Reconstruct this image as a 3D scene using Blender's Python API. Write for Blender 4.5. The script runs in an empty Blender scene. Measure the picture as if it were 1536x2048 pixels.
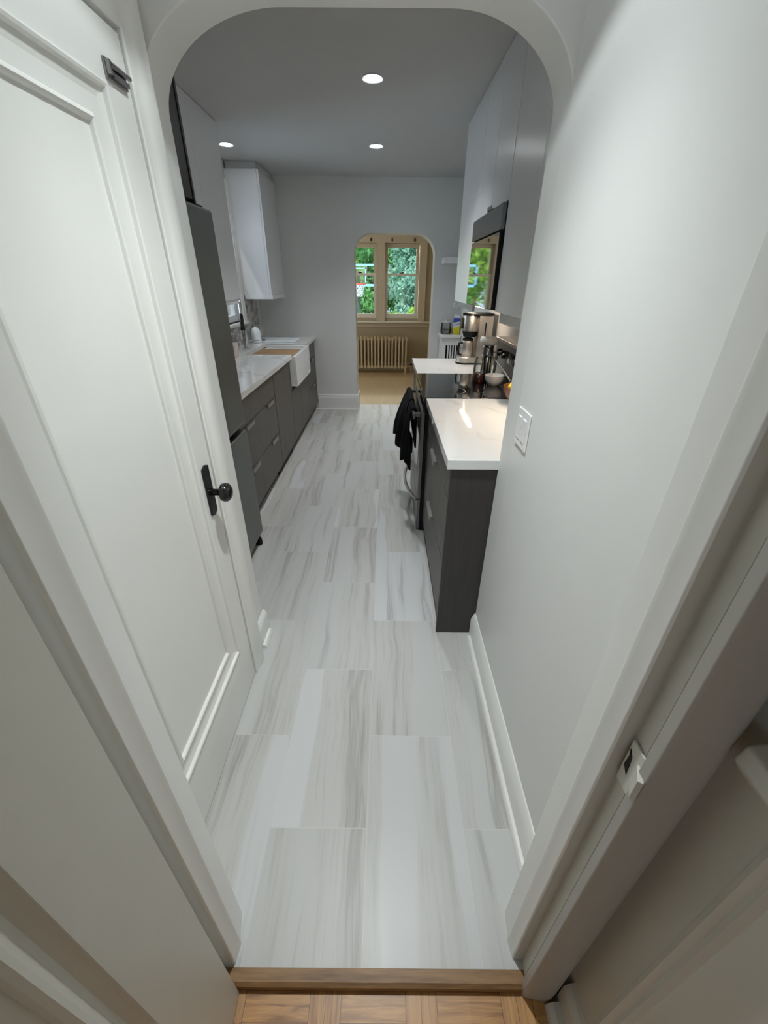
import bpy, bmesh, math, random
from mathutils import Vector, Matrix
random.seed(7)
S = bpy.context.scene
COL = S.collection
PI = math.pi

# ------------------------------------------------------------------ camera
F_PX, PITCH, YAW, ROLL, CAM_H = 820.1, .5117, -.0002, .0083, 1.521
cp, sp, cyw, syw = math.cos(PITCH), math.sin(PITCH), math.cos(YAW), math.sin(YAW)
fwd = Vector((syw*cp, cyw*cp, -sp)); rgt = Vector((cyw, -syw, 0)); upv = rgt.cross(fwd)
r2 = math.cos(ROLL)*rgt + math.sin(ROLL)*upv
u2 = -math.sin(ROLL)*rgt + math.cos(ROLL)*upv
cd = bpy.data.cameras.new('camera'); cam = bpy.data.objects.new('camera', cd); COL.objects.link(cam)
mw = Matrix((r2, u2, -fwd)).transposed().to_4x4(); mw.translation = (0, 0, CAM_H); cam.matrix_world = mw
cd.sensor_fit = 'VERTICAL'; cd.sensor_height = 36.0; cd.lens = F_PX*36.0/2048.0
cd.clip_start = .02; cd.clip_end = 300
S.camera = cam

# ------------------------------------------------------------------ view, world, light
S.view_settings.view_transform = 'Standard'; S.view_settings.look = 'None'
S.view_settings.gamma = 1; S.view_settings.use_curve_mapping = False
S.view_settings.exposure = 0.0
try:
    S.cycles.use_denoising = True; S.cycles.max_bounces = 10; S.cycles.diffuse_bounces = 6
    S.cycles.sample_clamp_indirect = 6; S.cycles.caustics_reflective = False; S.cycles.caustics_refractive = False
except Exception: pass
W = bpy.data.worlds.new('sky'); S.world = W; W.use_nodes = True
wn = W.node_tree.nodes; wl = W.node_tree.links
wn['Background'].inputs[0].default_value = (.66, .83, 1.0, 1); wn['Background'].inputs[1].default_value = 1.7

def lamp(name, typ, loc, energy, color=(1, 1, 1), rot=(0, 0, 0), **k):
    l = bpy.data.lights.new(name, typ); l.energy = energy; l.color = color
    for a, b in k.items(): setattr(l, a, b)
    o = bpy.data.objects.new(name, l); o.location = loc; o.rotation_euler = rot; COL.objects.link(o); return o
COOL = (.93, .98, 1.0)
lamp('sun', 'SUN', (0, -6, 12), 7.0, (1, .95, .84), (math.radians(46), 0, math.radians(-24)), angle=.02)
# three kitchen ceiling lamps, the vestibule lamp, the strips under the cabinets, sink window daylight, added fill lights
for x, y, e in ((-.083, 3.137, 66), (-.09, 4.43, 60), (-1.325, 4.42, 9)):
    lamp('downlight_lamp', 'SPOT', (x, y, 2.478), e, (.96, .985, 1.0), spot_size=math.radians(120), spot_blend=1.0, shadow_soft_size=.04)
lamp('vestibule_lamp', 'SPOT', (-.05, .99, 2.478), 19, (.90, .985, .995), spot_size=math.radians(94.5), spot_blend=.03, shadow_soft_size=.035)
lamp('vestibule_lamp', 'SPOT', (-.05, .99, 2.478), 92, (.94, .99, .99), spot_size=math.radians(83), spot_blend=1.0, shadow_soft_size=.035)
lamp('strip_lamp', 'AREA', (.705, 2.02, 1.352), 3.4, (1, .82, .62), shape='RECTANGLE', size=.012, size_y=.70)
lamp('strip_lamp', 'AREA', (.705, 3.58, 1.352), 2.0, (1, .82, .62), shape='RECTANGLE', size=.012, size_y=.50)
lamp('front_room_fill', 'AREA', (-.5, -2.9, 1.5), .6, (1.0, .96, .88), (math.radians(90), 0, 0), shape='RECTANGLE', size=1.6, size_y=1.3)  # added weak fill standing in for unseen daylight behind the viewer
lamp('front_room_side_fill', 'AREA', (-1.57, -1.5, 1.3), 5, (1.0, .96, .88), (0, math.radians(-90), 0), shape='RECTANGLE', size=1.5, size_y=.9)  # added fill from the left; that wall has no window
lamp('sink_window_daylight', 'AREA', (-1.70, 4.39, 1.70), 4.6, (.72, .84, 1), (0, math.radians(-90), 0), shape='RECTANGLE', size=1.0, size_y=.80)
lamp('sunroom_fill', 'AREA', (-.08, 9.45, 3.0), 330, (1, .98, .92), (math.radians(-48), 0, 0), shape='RECTANGLE', size=1.6, size_y=.9)  # added area light outside above the windows, boosts daylight in the sunroom
lamp('sunroom_side_fill', 'AREA', (-1.74, 7.1, 1.5), 11, (1, .96, .86), (0, math.radians(-90), 0), shape='RECTANGLE', size=1.1, size_y=1.2)  # added fill in front of a solid wall, brightens the sunroom

# ------------------------------------------------------------------ materials
MATS = {}
def nodes_of(name):
    m = bpy.data.materials.new(name); m.use_nodes = True
    nt = m.node_tree; b = nt.nodes['Principled BSDF']; MATS[name] = m
    return m, nt, b
def N(nt, typ, **k):
    n = nt.nodes.new(typ)
    for a, v in k.items(): setattr(n, a, v)
    return n
def math_n(nt, op, a, b=None, c=None):
    n = N(nt, 'ShaderNodeMath', operation=op)
    for i, v in enumerate((a, b, c)):
        if v is None: continue
        if isinstance(v, (int, float)): n.inputs[i].default_value = v
        else: nt.links.new(v, n.inputs[i])
    return n.outputs[0]
def mixc(nt, fac, a, b, blend='MIX'):
    n = N(nt, 'ShaderNodeMix', data_type='RGBA', blend_type=blend)
    if isinstance(fac, (int, float)): n.inputs[0].default_value = fac
    else: nt.links.new(fac, n.inputs[0])
    for i, v in ((6, a), (7, b)):
        if isinstance(v, tuple): n.inputs[i].default_value = v + (1,) if len(v) == 3 else v
        else: nt.links.new(v, n.inputs[i])
    return n.outputs[2]
def ramp(nt, fac, *stops):
    n = N(nt, 'ShaderNodeValToRGB'); e = n.color_ramp.elements
    while len(e) < len(stops): e.new(.5)
    for i, (p, c) in enumerate(stops):
        e[i].position = p; e[i].color = (c, c, c, 1) if isinstance(c, (int, float)) else tuple(c)+(1,)
    nt.links.new(fac, n.inputs[0]); return n.outputs[0]
def coords(nt, scale=(1, 1, 1), kind='Object'):
    t = N(nt, 'ShaderNodeTexCoord'); m = N(nt, 'ShaderNodeMapping'); m.inputs['Scale'].default_value = scale
    nt.links.new(t.outputs[kind], m.inputs[0]); return m.outputs[0]
def noise(nt, vec, scale, detail=3, rough=.5, dist=0):
    n = N(nt, 'ShaderNodeTexNoise'); n.inputs['Scale'].default_value = scale; n.inputs['Detail'].default_value = detail
    n.inputs['Roughness'].default_value = rough; n.inputs['Distortion'].default_value = dist
    nt.links.new(vec, n.inputs['Vector']); return n.outputs[0]
def bump(nt, b, h, strength=.1, dist=.002):
    n = N(nt, 'ShaderNodeBump'); n.inputs['Strength'].default_value = strength; n.inputs['Distance'].default_value = dist
    nt.links.new(h, n.inputs['Height']); nt.links.new(n.outputs[0], b.inputs['Normal'])
def setb(b, rough=.5, metal=0, spec=.5, coat=0):
    b.inputs['Roughness'].default_value = rough; b.inputs['Metallic'].default_value = metal
    b.inputs['Specular IOR Level'].default_value = spec; b.inputs['Coat Weight'].default_value = coat
def plain(name, col, rough=.5, metal=0, spec=.5, var=.04, scale=6, bscale=0, bstr=.08, coat=0):
    m, nt, b = nodes_of(name); setb(b, rough, metal, spec, coat)
    v = coords(nt); n = noise(nt, v, scale)
    lo = tuple(c*(1-var) for c in col); hi = tuple(min(1, c*(1+var)) for c in col)
    nt.links.new(mixc(nt, n, lo, hi), b.inputs['Base Color'])
    if bscale: bump(nt, b, noise(nt, v, bscale, 2), bstr)
    return m
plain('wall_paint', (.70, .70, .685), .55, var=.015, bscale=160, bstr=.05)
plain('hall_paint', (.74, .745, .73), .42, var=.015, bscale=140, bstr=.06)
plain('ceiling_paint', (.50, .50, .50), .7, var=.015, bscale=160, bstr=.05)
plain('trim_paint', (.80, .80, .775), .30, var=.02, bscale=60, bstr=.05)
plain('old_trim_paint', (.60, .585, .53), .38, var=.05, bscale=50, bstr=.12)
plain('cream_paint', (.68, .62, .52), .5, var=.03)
plain('shaded_casing_paint', (.40, .38, .345), .45, var=.06, bscale=50, bstr=.1)  # darker version of the cream trim; the casing's shade is in this colour
plain('front_room_dim_paint', (.30, .28, .24), .6, var=.02)  # unseen front room toned dark to cut light bouncing onto the casing
plain('cream_wall', (.48, .42, .30), .6, var=.04)
plain('sill_white', (.85, .84, .80), .35, var=.02)
plain('white_lacquer', (.80, .81, .83), .26, var=.01)
plain('valance_grey', (.62, .63, .63), .35, var=.01)
plain('porcelain', (.80, .80, .785), .12, var=.01, coat=.4)
plain('switch_plastic', (.80, .80, .80), .25, var=.01)
plain('black_gloss', (.006, .006, .007), .09, var=.1, coat=.5)
plain('black_matte', (.007, .007, .007), .5, spec=.2, var=.2)
plain('black_iron', (.008, .008, .008), .22, var=.2)
plain('chrome', (.62, .64, .66), .14, 1, var=.05)
plain('old_metal', (.30, .29, .30), .34, 1, var=.3, scale=40)
plain('towel_black', (.010, .010, .011), .95, spec=.1, var=.3, scale=120, bscale=500, bstr=.5)
plain('net_white', (.55, .62, .70), .7)
plain('rim_red', (.75, .05, .04), .5)
plain('pole_dark', (.06, .08, .09), .5)
plain('board_blue', (.20, .50, .72), .4)
plain('pink_ceramic', (.60, .50, .46), .35)
plain('bottle_white', (.80, .87, .92), .25)
plain('lemon_skin', (.85, .60, .02), .4, bscale=220, bstr=.3)
plain('radiator_paint', (.66, .57, .42), .4)
plain('lid_clear', (.74, .71, .66), .25, bscale=120, bstr=.3)
plain('bark', (.16, .12, .09), .9, var=.4, scale=20)
plain('lawn', (.20, .26, .09), .95, var=.4, scale=3)
def brushed(name, col, rough, axis):
    m, nt, b = nodes_of(name); setb(b, rough, 1)
    sc = [220, 220, 220]; sc[axis] = 2
    n = noise(nt, coords(nt, tuple(sc)), 1, 2)
    nt.links.new(mixc(nt, n, tuple(c*.9 for c in col), tuple(c*1.08 for c in col)), b.inputs['Base Color'])
    rr = N(nt, 'ShaderNodeMapRange'); rr.inputs[3].default_value = rough-.06; rr.inputs[4].default_value = rough+.08
    nt.links.new(n, rr.inputs[0]); nt.links.new(rr.outputs[0], b.inputs['Roughness'])
brushed('fridge_steel', (.20, .205, .20), .36, 2)
brushed('steel', (.60, .56, .51), .36, 0)
brushed('steel_vertical', (.66, .61, .55), .34, 2)
brushed('range_steel', (.22, .225, .225), .32, 1)
brushed('nickel', (.36, .355, .34), .40, 1)
def woodgrain(name, dark, light, scale=(60, 60, 3), rough=.42, spec=.4):
    m, nt, b = nodes_of(name); setb(b, rough, 0, spec)
    v = coords(nt, scale)
    n = noise(nt, v, 1, 5, .6, .4); n2 = noise(nt, coords(nt, tuple(s*3.5 for s in scale)), 1, 2)
    f = math_n(nt, 'ADD', math_n(nt, 'MULTIPLY', n, .75), math_n(nt, 'MULTIPLY', n2, .25))
    nt.links.new(mixc(nt, ramp(nt, f, (.32, 0), (.68, 1)), dark, light), b.inputs['Base Color'])
    bump(nt, b, f, .06)
woodgrain('grey_oak', (.058, .050, .044), (.105, .094, .084))
woodgrain('grey_oak_dark', (.035, .032, .031), (.052, .047, .044))
woodgrain('board_wood', (.20, .115, .055), (.36, .225, .115), (4, 40, 40), .5)
woodgrain('bowl_wood', (.10, .035, .018), (.22, .085, .045), (12, 12, 30), .4)
woodgrain('threshold_oak', (.15, .075, .025), (.36, .20, .085), (5, 60, 60), .45)
# tile floor with long streaks, 308 x 613 mm, half bond
def tile_floor():
    m, nt, b = nodes_of('floor_tile'); setb(b, .30, 0, .5)
    g = N(nt, 'ShaderNodeTexCoord'); s = N(nt, 'ShaderNodeSeparateXYZ'); nt.links.new(g.outputs['Object'], s.inputs[0])
    x, y = s.outputs[0], s.outputs[1]
    u = math_n(nt, 'DIVIDE', math_n(nt, 'SUBTRACT', x, -.355-.308*20), .308); cu = math_n(nt, 'FLOOR', u)
    par = math_n(nt, 'MODULO', cu, 2)
    v = math_n(nt, 'ADD', math_n(nt, 'DIVIDE', math_n(nt, 'SUBTRACT', y, .646-.613*20), .613), math_n(nt, 'MULTIPLY', par, .5))
    cv = math_n(nt, 'FLOOR', v)
    fu = math_n(nt, 'FRACT', u); fv = math_n(nt, 'FRACT', v)
    eu = math_n(nt, 'MINIMUM', fu, math_n(nt, 'SUBTRACT', 1, fu)); ev = math_n(nt, 'MINIMUM', fv, math_n(nt, 'SUBTRACT', 1, fv))
    gu = math_n(nt, 'LESS_THAN', math_n(nt, 'MULTIPLY', eu, .308), .0011); gv = math_n(nt, 'LESS_THAN', math_n(nt, 'MULTIPLY', ev, .613), .0011)
    grout = math_n(nt, 'MAXIMUM', gu, gv)
    cid = N(nt, 'ShaderNodeCombineXYZ'); nt.links.new(cu, cid.inputs[0]); nt.links.new(cv, cid.inputs[1])
    wn_ = N(nt, 'ShaderNodeTexWhiteNoise', noise_dimensions='3D'); nt.links.new(cid.outputs[0], wn_.inputs[0])
    rnd, rcol = wn_.outputs[0], wn_.outputs[1]
    rs = N(nt, 'ShaderNodeSeparateColor'); nt.links.new(rcol, rs.inputs[0])
    # a gentle bend of the streaks along the tile
    wob = noise(nt, coords(nt, (1.5, 1.6, 1)), 1.0, 2)
    xx = math_n(nt, 'ADD', x, math_n(nt, 'MULTIPLY', wob, .10))
    cv2 = N(nt, 'ShaderNodeCombineXYZ')
    nt.links.new(math_n(nt, 'ADD', math_n(nt, 'MULTIPLY', xx, 1.0), math_n(nt, 'MULTIPLY', rnd, 37.0)), cv2.inputs[0])
    nt.links.new(math_n(nt, 'ADD', math_n(nt, 'MULTIPLY', y, .045), math_n(nt, 'MULTIPLY', rs.outputs[1], 11.0)), cv2.inputs[1])
    n1 = noise(nt, cv2.outputs[0], 13, 4, .55, .0)
    n2 = noise(nt, cv2.outputs[0], 62, 3, .6)
    n3 = noise(nt, cv2.outputs[0], 6.5, 1, .5)
    str1 = ramp(nt, n1, (.50, 0), (.57, .25), (.62, 1.0), (.655, .3), (.76, .6))
    str2 = ramp(nt, n2, (.52, 0), (.72, 1))
    band = ramp(nt, n3, (.46, 0), (.49, 1))
    f = math_n(nt, 'ADD', math_n(nt, 'MULTIPLY', str1, .62), math_n(nt, 'MULTIPLY', math_n(nt, 'MULTIPLY', str2, band), .36))
    base = mixc(nt, band, mixc(nt, math_n(nt, 'GREATER_THAN', rs.outputs[0], .62), (.545, .55, .54), (.60, .61, .615)), (.535, .53, .51))
    base = mixc(nt, math_n(nt, 'MULTIPLY', rs.outputs[2], .40), base, (.47, .465, .45))
    colr = mixc(nt, f, base, (.30, .285, .262))
    nt.links.new(mixc(nt, math_n(nt, 'MULTIPLY', grout, .75), colr, (.60, .59, .56)), b.inputs['Base Color'])
    bump(nt, b, math_n(nt, 'SUBTRACT', 1, grout), .25, .001)
    nt.links.new(math_n(nt, 'ADD', .33, math_n(nt, 'MULTIPLY', n1, .14)), b.inputs['Roughness'])
tile_floor()
def parquet():
    m, nt, b = nodes_of('parquet_oak'); setb(b, .38, 0, .5)
    g = N(nt, 'ShaderNodeTexCoord'); s = N(nt, 'ShaderNodeSeparateXYZ'); nt.links.new(g.outputs['Object'], s.inputs[0])
    x = math_n(nt, 'ADD', s.outputs[0], 5.0-.066); y = math_n(nt, 'ADD', s.outputs[1], 5.0-.026)
    P = .236
    row = math_n(nt, 'FLOOR', math_n(nt, 'DIVIDE', y, .157))
    xs = math_n(nt, 'ADD', x, math_n(nt, 'MULTIPLY', math_n(nt, 'MODULO', row, 2), .118))
    fx = math_n(nt, 'MODULO', xs, P)
    vert = math_n(nt, 'GREATER_THAN', fx, .159)
    sl_v = math_n(nt, 'MODULO', math_n(nt, 'SUBTRACT', fx, .159), .0385)
    sl_h = math_n(nt, 'MODULO', y, .0523)
    def edge(d, w):
        return math_n(nt, 'MINIMUM', d, math_n(nt, 'SUBTRACT', w, d))
    ed = N(nt, 'ShaderNodeMix', data_type='FLOAT'); nt.links.new(vert, ed.inputs[0])
    nt.links.new(math_n(nt, 'MINIMUM', edge(sl_h, .0523), edge(fx, .159)), ed.inputs[2]); nt.links.new(edge(sl_v, .0385), ed.inputs[3])
    gap = math_n(nt, 'LESS_THAN', ed.outputs[0], .0007)
    gh = noise(nt, coords(nt, (7, 90, 1)), 1, 4, .6, .9); gv = noise(nt, coords(nt, (110, 6, 1)), 1, 4, .6, .6)
    gr = N(nt, 'ShaderNodeMix', data_type='FLOAT'); nt.links.new(vert, gr.inputs[0]); nt.links.new(gh, gr.inputs[2]); nt.links.new(gv, gr.inputs[3])
    cid = N(nt, 'ShaderNodeCombineXYZ'); nt.links.new(math_n(nt, 'FLOOR', math_n(nt, 'DIVIDE', xs, .0787)), cid.inputs[0]); nt.links.new(math_n(nt, 'FLOOR', math_n(nt, 'DIVIDE', y, .0523)), cid.inputs[1])
    wv = N(nt, 'ShaderNodeTexWhiteNoise', noise_dimensions='3D'); nt.links.new(cid.outputs[0], wv.inputs[0])
    c1 = mixc(nt, ramp(nt, gr.outputs[0], (.36, 0), (.62, 1)), (.27, .115, .033), (.55, .285, .098))
    c1 = mixc(nt, math_n(nt, 'MULTIPLY', wv.outputs[0], .35), c1, (.64, .38, .16))
    nt.links.new(mixc(nt, math_n(nt, 'MULTIPLY', gap, .85), c1, (.05, .02, .01)), b.inputs['Base Color'])
parquet()
def wood_planks():
    m, nt, b = nodes_of('honey_planks'); setb(b, .25, 0, .5)
    n = noise(nt, coords(nt, (30, 2, 1)), 1, 4); n2 = noise(nt, coords(nt, (4, .6, 1)), 1, 1)
    c = mixc(nt, n, (.52, .38, .22), (.68, .53, .34)); nt.links.new(mixc(nt, n2, c, (.66, .52, .33)), b.inputs['Base Color'])
wood_planks()
def quartz():
    m, nt, b = nodes_of('quartz'); setb(b, .045, 0, .5)
    v = coords(nt)
    w = N(nt, 'ShaderNodeTexWave', wave_type='BANDS', bands_direction='DIAGONAL')
    w.inputs['Scale'].default_value = 1.4; w.inputs['Distortion'].default_value = 9; w.inputs['Detail'].default_value = 4; w.inputs['Detail Scale'].default_value = 1.3
    nt.links.new(v, w.inputs[0]); vein = ramp(nt, w.outputs[1], (.955, 0), (1.0, 1)); msk = ramp(nt, noise(nt, v, 3.0), (.45, 0), (.62, 1))
    f = math_n(nt, 'MULTIPLY', math_n(nt, 'MULTIPLY', vein, msk), .55)
    base = mixc(nt, noise(nt, v, 5), (.66, .665, .665), (.72, .725, .72))
    nt.links.new(mixc(nt, f, base, (.42, .41, .40)), b.inputs['Base Color'])
quartz()
def mosaic():
    m, nt, b = nodes_of('marble_mosaic'); setb(b, .3)
    v = N(nt, 'ShaderNodeTexVoronoi'); v.inputs['Scale'].default_value = 22; nt.links.new(coords(nt, (1, .7, 1.1)), v.inputs['Vector'])
    s = N(nt, 'ShaderNodeSeparateColor'); nt.links.new(v.outputs['Color'], s.inputs[0])
    c = ramp(nt, s.outputs[0], (.1, (.20, .19, .18)), (.45, (.36, .34, .31)), (.7, (.55, .52, .48)), (1, (.66, .63, .60)))
    nt.links.new(c, b.inputs['Base Color'])
mosaic()
plain('splash_plain', (.66, .63, .60), .22, var=.03, scale=12)
def glassy(name, tint=(1, 1, 1), refl=.10, rough=.0):
    m = bpy.data.materials.new(name); m.use_nodes = True; nt = m.node_tree; nt.nodes.remove(nt.nodes['Principled BSDF'])
    t = N(nt, 'ShaderNodeBsdfTransparent'); t.inputs[0].default_value = tint+(1,)
    g = N(nt, 'ShaderNodeBsdfGlossy'); g.inputs['Roughness'].default_value = rough
    fr = N(nt, 'ShaderNodeFresnel'); fr.inputs[0].default_value = 1.45
    mx = N(nt, 'ShaderNodeMixShader')
    nt.links.new(math_n(nt, 'ADD', math_n(nt, 'MULTIPLY', fr.outputs[0], .9), refl-.04), mx.inputs[0])
    nt.links.new(t.outputs[0], mx.inputs[1]); nt.links.new(g.outputs[0], mx.inputs[2])
    nt.links.new(mx.outputs[0], nt.nodes['Material Output'].inputs[0]); MATS[name] = m
glassy('pane_glass', (.97, 1, .99), .05)
glassy('clear_glass', (.93, .93, .92), .10, .03)
plain('amber_glass', (.05, .012, .006), .06, var=.2, coat=.6)
plain('tinted_mirror', (.02, .022, .022), .035, var=.02, spec=1.0, coat=.9)
def emit(name, col, st):
    m, nt, b = nodes_of(name); b.inputs['Emission Color'].default_value = col+(1,); b.inputs['Emission Strength'].default_value = st
    b.inputs['Base Color'].default_value = (.8, .8, .8, 1)
emit('lamp_disc', (.95, .98, 1.0), 40)
emit('strip_glow', (1, .86, .68), 9)
def leafmat(name, a, c):
    m, nt, b = nodes_of(name); setb(b, .5, 0, .3)
    oi = noise(nt, coords(nt), 1.3, 3)
    col = mixc(nt, ramp(nt, oi, (.35, 0), (.65, 1)), a, c); nt.links.new(col, b.inputs['Base Color'])
    tr = N(nt, 'ShaderNodeBsdfTranslucent'); nt.links.new(col, tr.inputs[0])
    mx = N(nt, 'ShaderNodeMixShader'); mx.inputs[0].default_value = .45
    nt.links.new(b.outputs[0], mx.inputs[1]); nt.links.new(tr.outputs[0], mx.inputs[2])
    nt.links.new(mx.outputs[0], nt.nodes['Material Output'].inputs[0])
leafmat('leaf_bright', (.10, .30, .06), (.50, .70, .12))
leafmat('leaf_mid', (.05, .20, .07), (.20, .46, .16))
leafmat('leaf_pale', (.14, .34, .28), (.34, .56, .48))
def wipes_mat():
    m, nt, b = nodes_of('wipes_label'); setb(b, .3)
    g = N(nt, 'ShaderNodeTexCoord'); s = N(nt, 'ShaderNodeSeparateXYZ'); nt.links.new(g.outputs['Object'], s.inputs[0])
    z = math_n(nt, 'ADD', s.outputs[2], math_n(nt, 'MULTIPLY', s.outputs[0], -.25))
    zz = math_n(nt, 'DIVIDE', z, .18)
    c = ramp(nt, zz, (0, (.55, .50, .02)), (.46, (.62, .58, .03)), (.50, (.75, .78, .80)), (.60, (.75, .78, .80)), (.63, (.04, .08, .40)), (.68, (.75, .78, .8)), (.76, (.70, .72, .8)), (.80, (.04, .07, .38)), (.95, (.04, .07, .38)))
    nt.links.new(c, b.inputs['Base Color'])
wipes_mat()

# ------------------------------------------------------------------ mesh helpers
class MB:
    def __init__(s): s.b = bmesh.new()
    def verts(s, pts): return [s.b.verts.new(p) for p in pts]
    def face(s, vs):
        try: return s.b.faces.new(vs)
        except ValueError: return None
    def box(s, x0, x1, y0, y1, z0, z1):
        v = s.verts([(x, y, z) for z in (z0, z1) for (x, y) in ((x0, y0), (x1, y0), (x1, y1), (x0, y1))])
        for f in ((3, 2, 1, 0), (4, 5, 6, 7), (0, 1, 5, 4), (1, 2, 6, 5), (2, 3, 7, 6), (3, 0, 4, 7)): s.face([v[i] for i in f])
        return s
    def prism(s, pts, axis, a, b):
        """polygon in the plane normal to axis, extruded a..b; pts are the two other coordinates in xyz order"""
        def P(p, t): return {'x': (t, p[0], p[1]), 'y': (p[0], t, p[1]), 'z': (p[0], p[1], t)}[axis]
        A = s.verts([P(p, a) for p in pts]); B = s.verts([P(p, b) for p in pts]); n = len(pts)
        fa = s.face(A); fb = s.face(B[::-1])
        for i in range(n): s.face([A[i], B[i], B[(i+1) % n], A[(i+1) % n]])
        return s
    def lathe(s, prof, c, axis='z', seg=32, caps=True):
        rings = []
        for r, h in prof:
            ring = []
            for k in range(seg):
                t = 2*PI*k/seg; p, q = r*math.cos(t), r*math.sin(t)
                o = {'z': (p, q, h), 'x': (h, p, q), 'y': (q, h, p)}[axis]
                ring.append((c[0]+o[0], c[1]+o[1], c[2]+o[2]))
            rings.append(s.verts(ring))
        for a, b in zip(rings, rings[1:]):
            for k in range(seg): s.face([a[k], a[(k+1) % seg], b[(k+1) % seg], b[k]])
        if caps:
            s.face(rings[0][::-1]); s.face(rings[-1])
        return s
    def tube(s, pts, r, seg=10, flat=None):
        pts = [Vector(p) for p in pts]; rings = []; prev = None
        for i, p in enumerate(pts):
            d = (pts[min(i+1, len(pts)-1)]-pts[max(i-1, 0)]).normalized()
            if prev is None:
                a = Vector((0, 0, 1)) if abs(d.z) < .9 else Vector((1, 0, 0)); prev = (a-d*a.dot(d)).normalized()
            else: prev = (prev-d*prev.dot(d)).normalized()
            q = d.cross(prev); rr = r[i] if isinstance(r, (list, tuple)) else r
            rings.append(s.verts([p+prev*math.cos(2*PI*k/seg)*rr+q*math.sin(2*PI*k/seg)*rr*(flat or 1) for k in range(seg)]))
        for a, b in zip(rings, rings[1:]):
            for k in range(seg): s.face([a[k], a[(k+1) % seg], b[(k+1) % seg], b[k]])
        s.face(rings[0][::-1]); s.face(rings[-1]); return s
    def grid(s, f, nu, nv, wrap=False):
        V = [[s.b.verts.new(f(i/nu, j/nv)) for j in range(nv+1)] for i in range(nu+1)]
        for i in range(nu):
            for j in range(nv): s.face([V[i][j], V[i+1][j], V[i+1][j+1], V[i][j+1]])
        return s
def chain_loc(p):
    l = Vector((0, 0, 0))
    while p is not None: l += p.location; p = p.parent
    return l
def obj(name, mb, mat, parent=None, origin=None, bevel=0, smooth=False, seg=2, solid=0, sub=0):
    bm = mb.b; bmesh.ops.recalc_face_normals(bm, faces=bm.faces)
    off = chain_loc(parent) if parent else Vector(origin or (0, 0, 0))
    bmesh.ops.translate(bm, verts=bm.verts, vec=-off)
    me = bpy.data.meshes.new(name); bm.to_mesh(me); bm.free()
    me.materials.append(MATS[mat])
    if smooth:
        for p in me.polygons: p.use_smooth = True
    o = bpy.data.objects.new(name, me); COL.objects.link(o)
    if parent: o.parent = parent
    else: o.location = off
    if solid: md = o.modifiers.new('solid', 'SOLIDIFY'); md.thickness = solid; md.offset = 0
    if sub: md = o.modifiers.new('sub', 'SUBSURF'); md.levels = sub; md.render_levels = sub
    if bevel:
        md = o.modifiers.new('bevel', 'BEVEL'); md.width = bevel; md.segments = seg; md.limit_method = 'ANGLE'; md.angle_limit = math.radians(35)
        md.harden_normals = True
        for p in me.polygons: p.use_smooth = True
    elif smooth:
        try: me.set_sharp_from_angle(angle=math.radians(40))
        except Exception: pass
    return o
def thing(name, label, cat, loc, group=None):
    o = bpy.data.objects.new(name, None); o.empty_display_size = .05; COL.objects.link(o); o.location = loc
    return tag(o, label, cat, group)
def tag(o, label, cat, group=None):
    o['label'] = label; o['category'] = cat
    if group: o['group'] = group
    return o
def struct(o, label, cat):
    o['kind'] = 'structure'; return tag(o, label, cat)
def box(*a): return MB().box(*a)
def arc(cx, cz, rx, rz, a0, a1, n):
    return [(cx+rx*math.cos(math.radians(a0+(a1-a0)*i/n)), cz+rz*math.sin(math.radians(a0+(a1-a0)*i/n))) for i in range(n+1)]
def dup(o, loc, label=None, group=None):
    r = o.copy(); COL.objects.link(r); r.location = loc
    if label: r['label'] = label
    if group: r['group'] = group
    for ch in list(o.children):
        c = ch.copy(); COL.objects.link(c); c.parent = r
        for g in list(ch.children):
            d = g.copy(); COL.objects.link(d); d.parent = c
    return r

# ================================================================== SETTING
KX0, KX1, KY0, KY1, CEIL = -1.54, .90, 1.488, 5.58, 2.50
struct(obj('floor', MB().box(-1.7, 1.0, .3405, 5.83, -.10, 0), 'floor_tile'), 'pale grey streaked long floor tiles of the kitchen and passage', 'floor')
struct(obj('floor_parquet', MB().box(-1.7, .60, -3.1, .34, -.10, -.03), 'parquet_oak'), 'honey oak parquet floor before the threshold', 'floor')
struct(obj('floor_planks', MB().box(-1.9, 1.2, 5.83, 8.6, -.03, .0), 'honey_planks'), 'honey wood floor of the room beyond the far arch', 'floor')
struct(obj('trim_1', MB().prism([(.308, -.032), (.308, -.006), (.316, .001), (.34, .0015), (.34, -.032)], 'x', -.3995, .3635), 'threshold_oak'), 'oak threshold board between parquet and grey tile', 'threshold')
# ceilings
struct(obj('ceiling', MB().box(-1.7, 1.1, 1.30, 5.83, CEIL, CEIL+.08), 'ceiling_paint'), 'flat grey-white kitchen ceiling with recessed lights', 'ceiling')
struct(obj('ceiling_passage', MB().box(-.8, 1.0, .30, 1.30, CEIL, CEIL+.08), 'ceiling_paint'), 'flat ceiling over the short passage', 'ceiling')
struct(obj('ceiling_front', MB().box(-1.7, .6, -3.1, .30, CEIL, CEIL+.08), 'front_room_dim_paint'), 'flat ceiling over the parquet room', 'ceiling')
struct(obj('ceiling_sunroom', MB().box(-1.9, 1.2, 5.83, 8.6, CEIL, CEIL+.08), 'cream_paint'), 'cream ceiling of the room beyond the far arch', 'ceiling')
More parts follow.
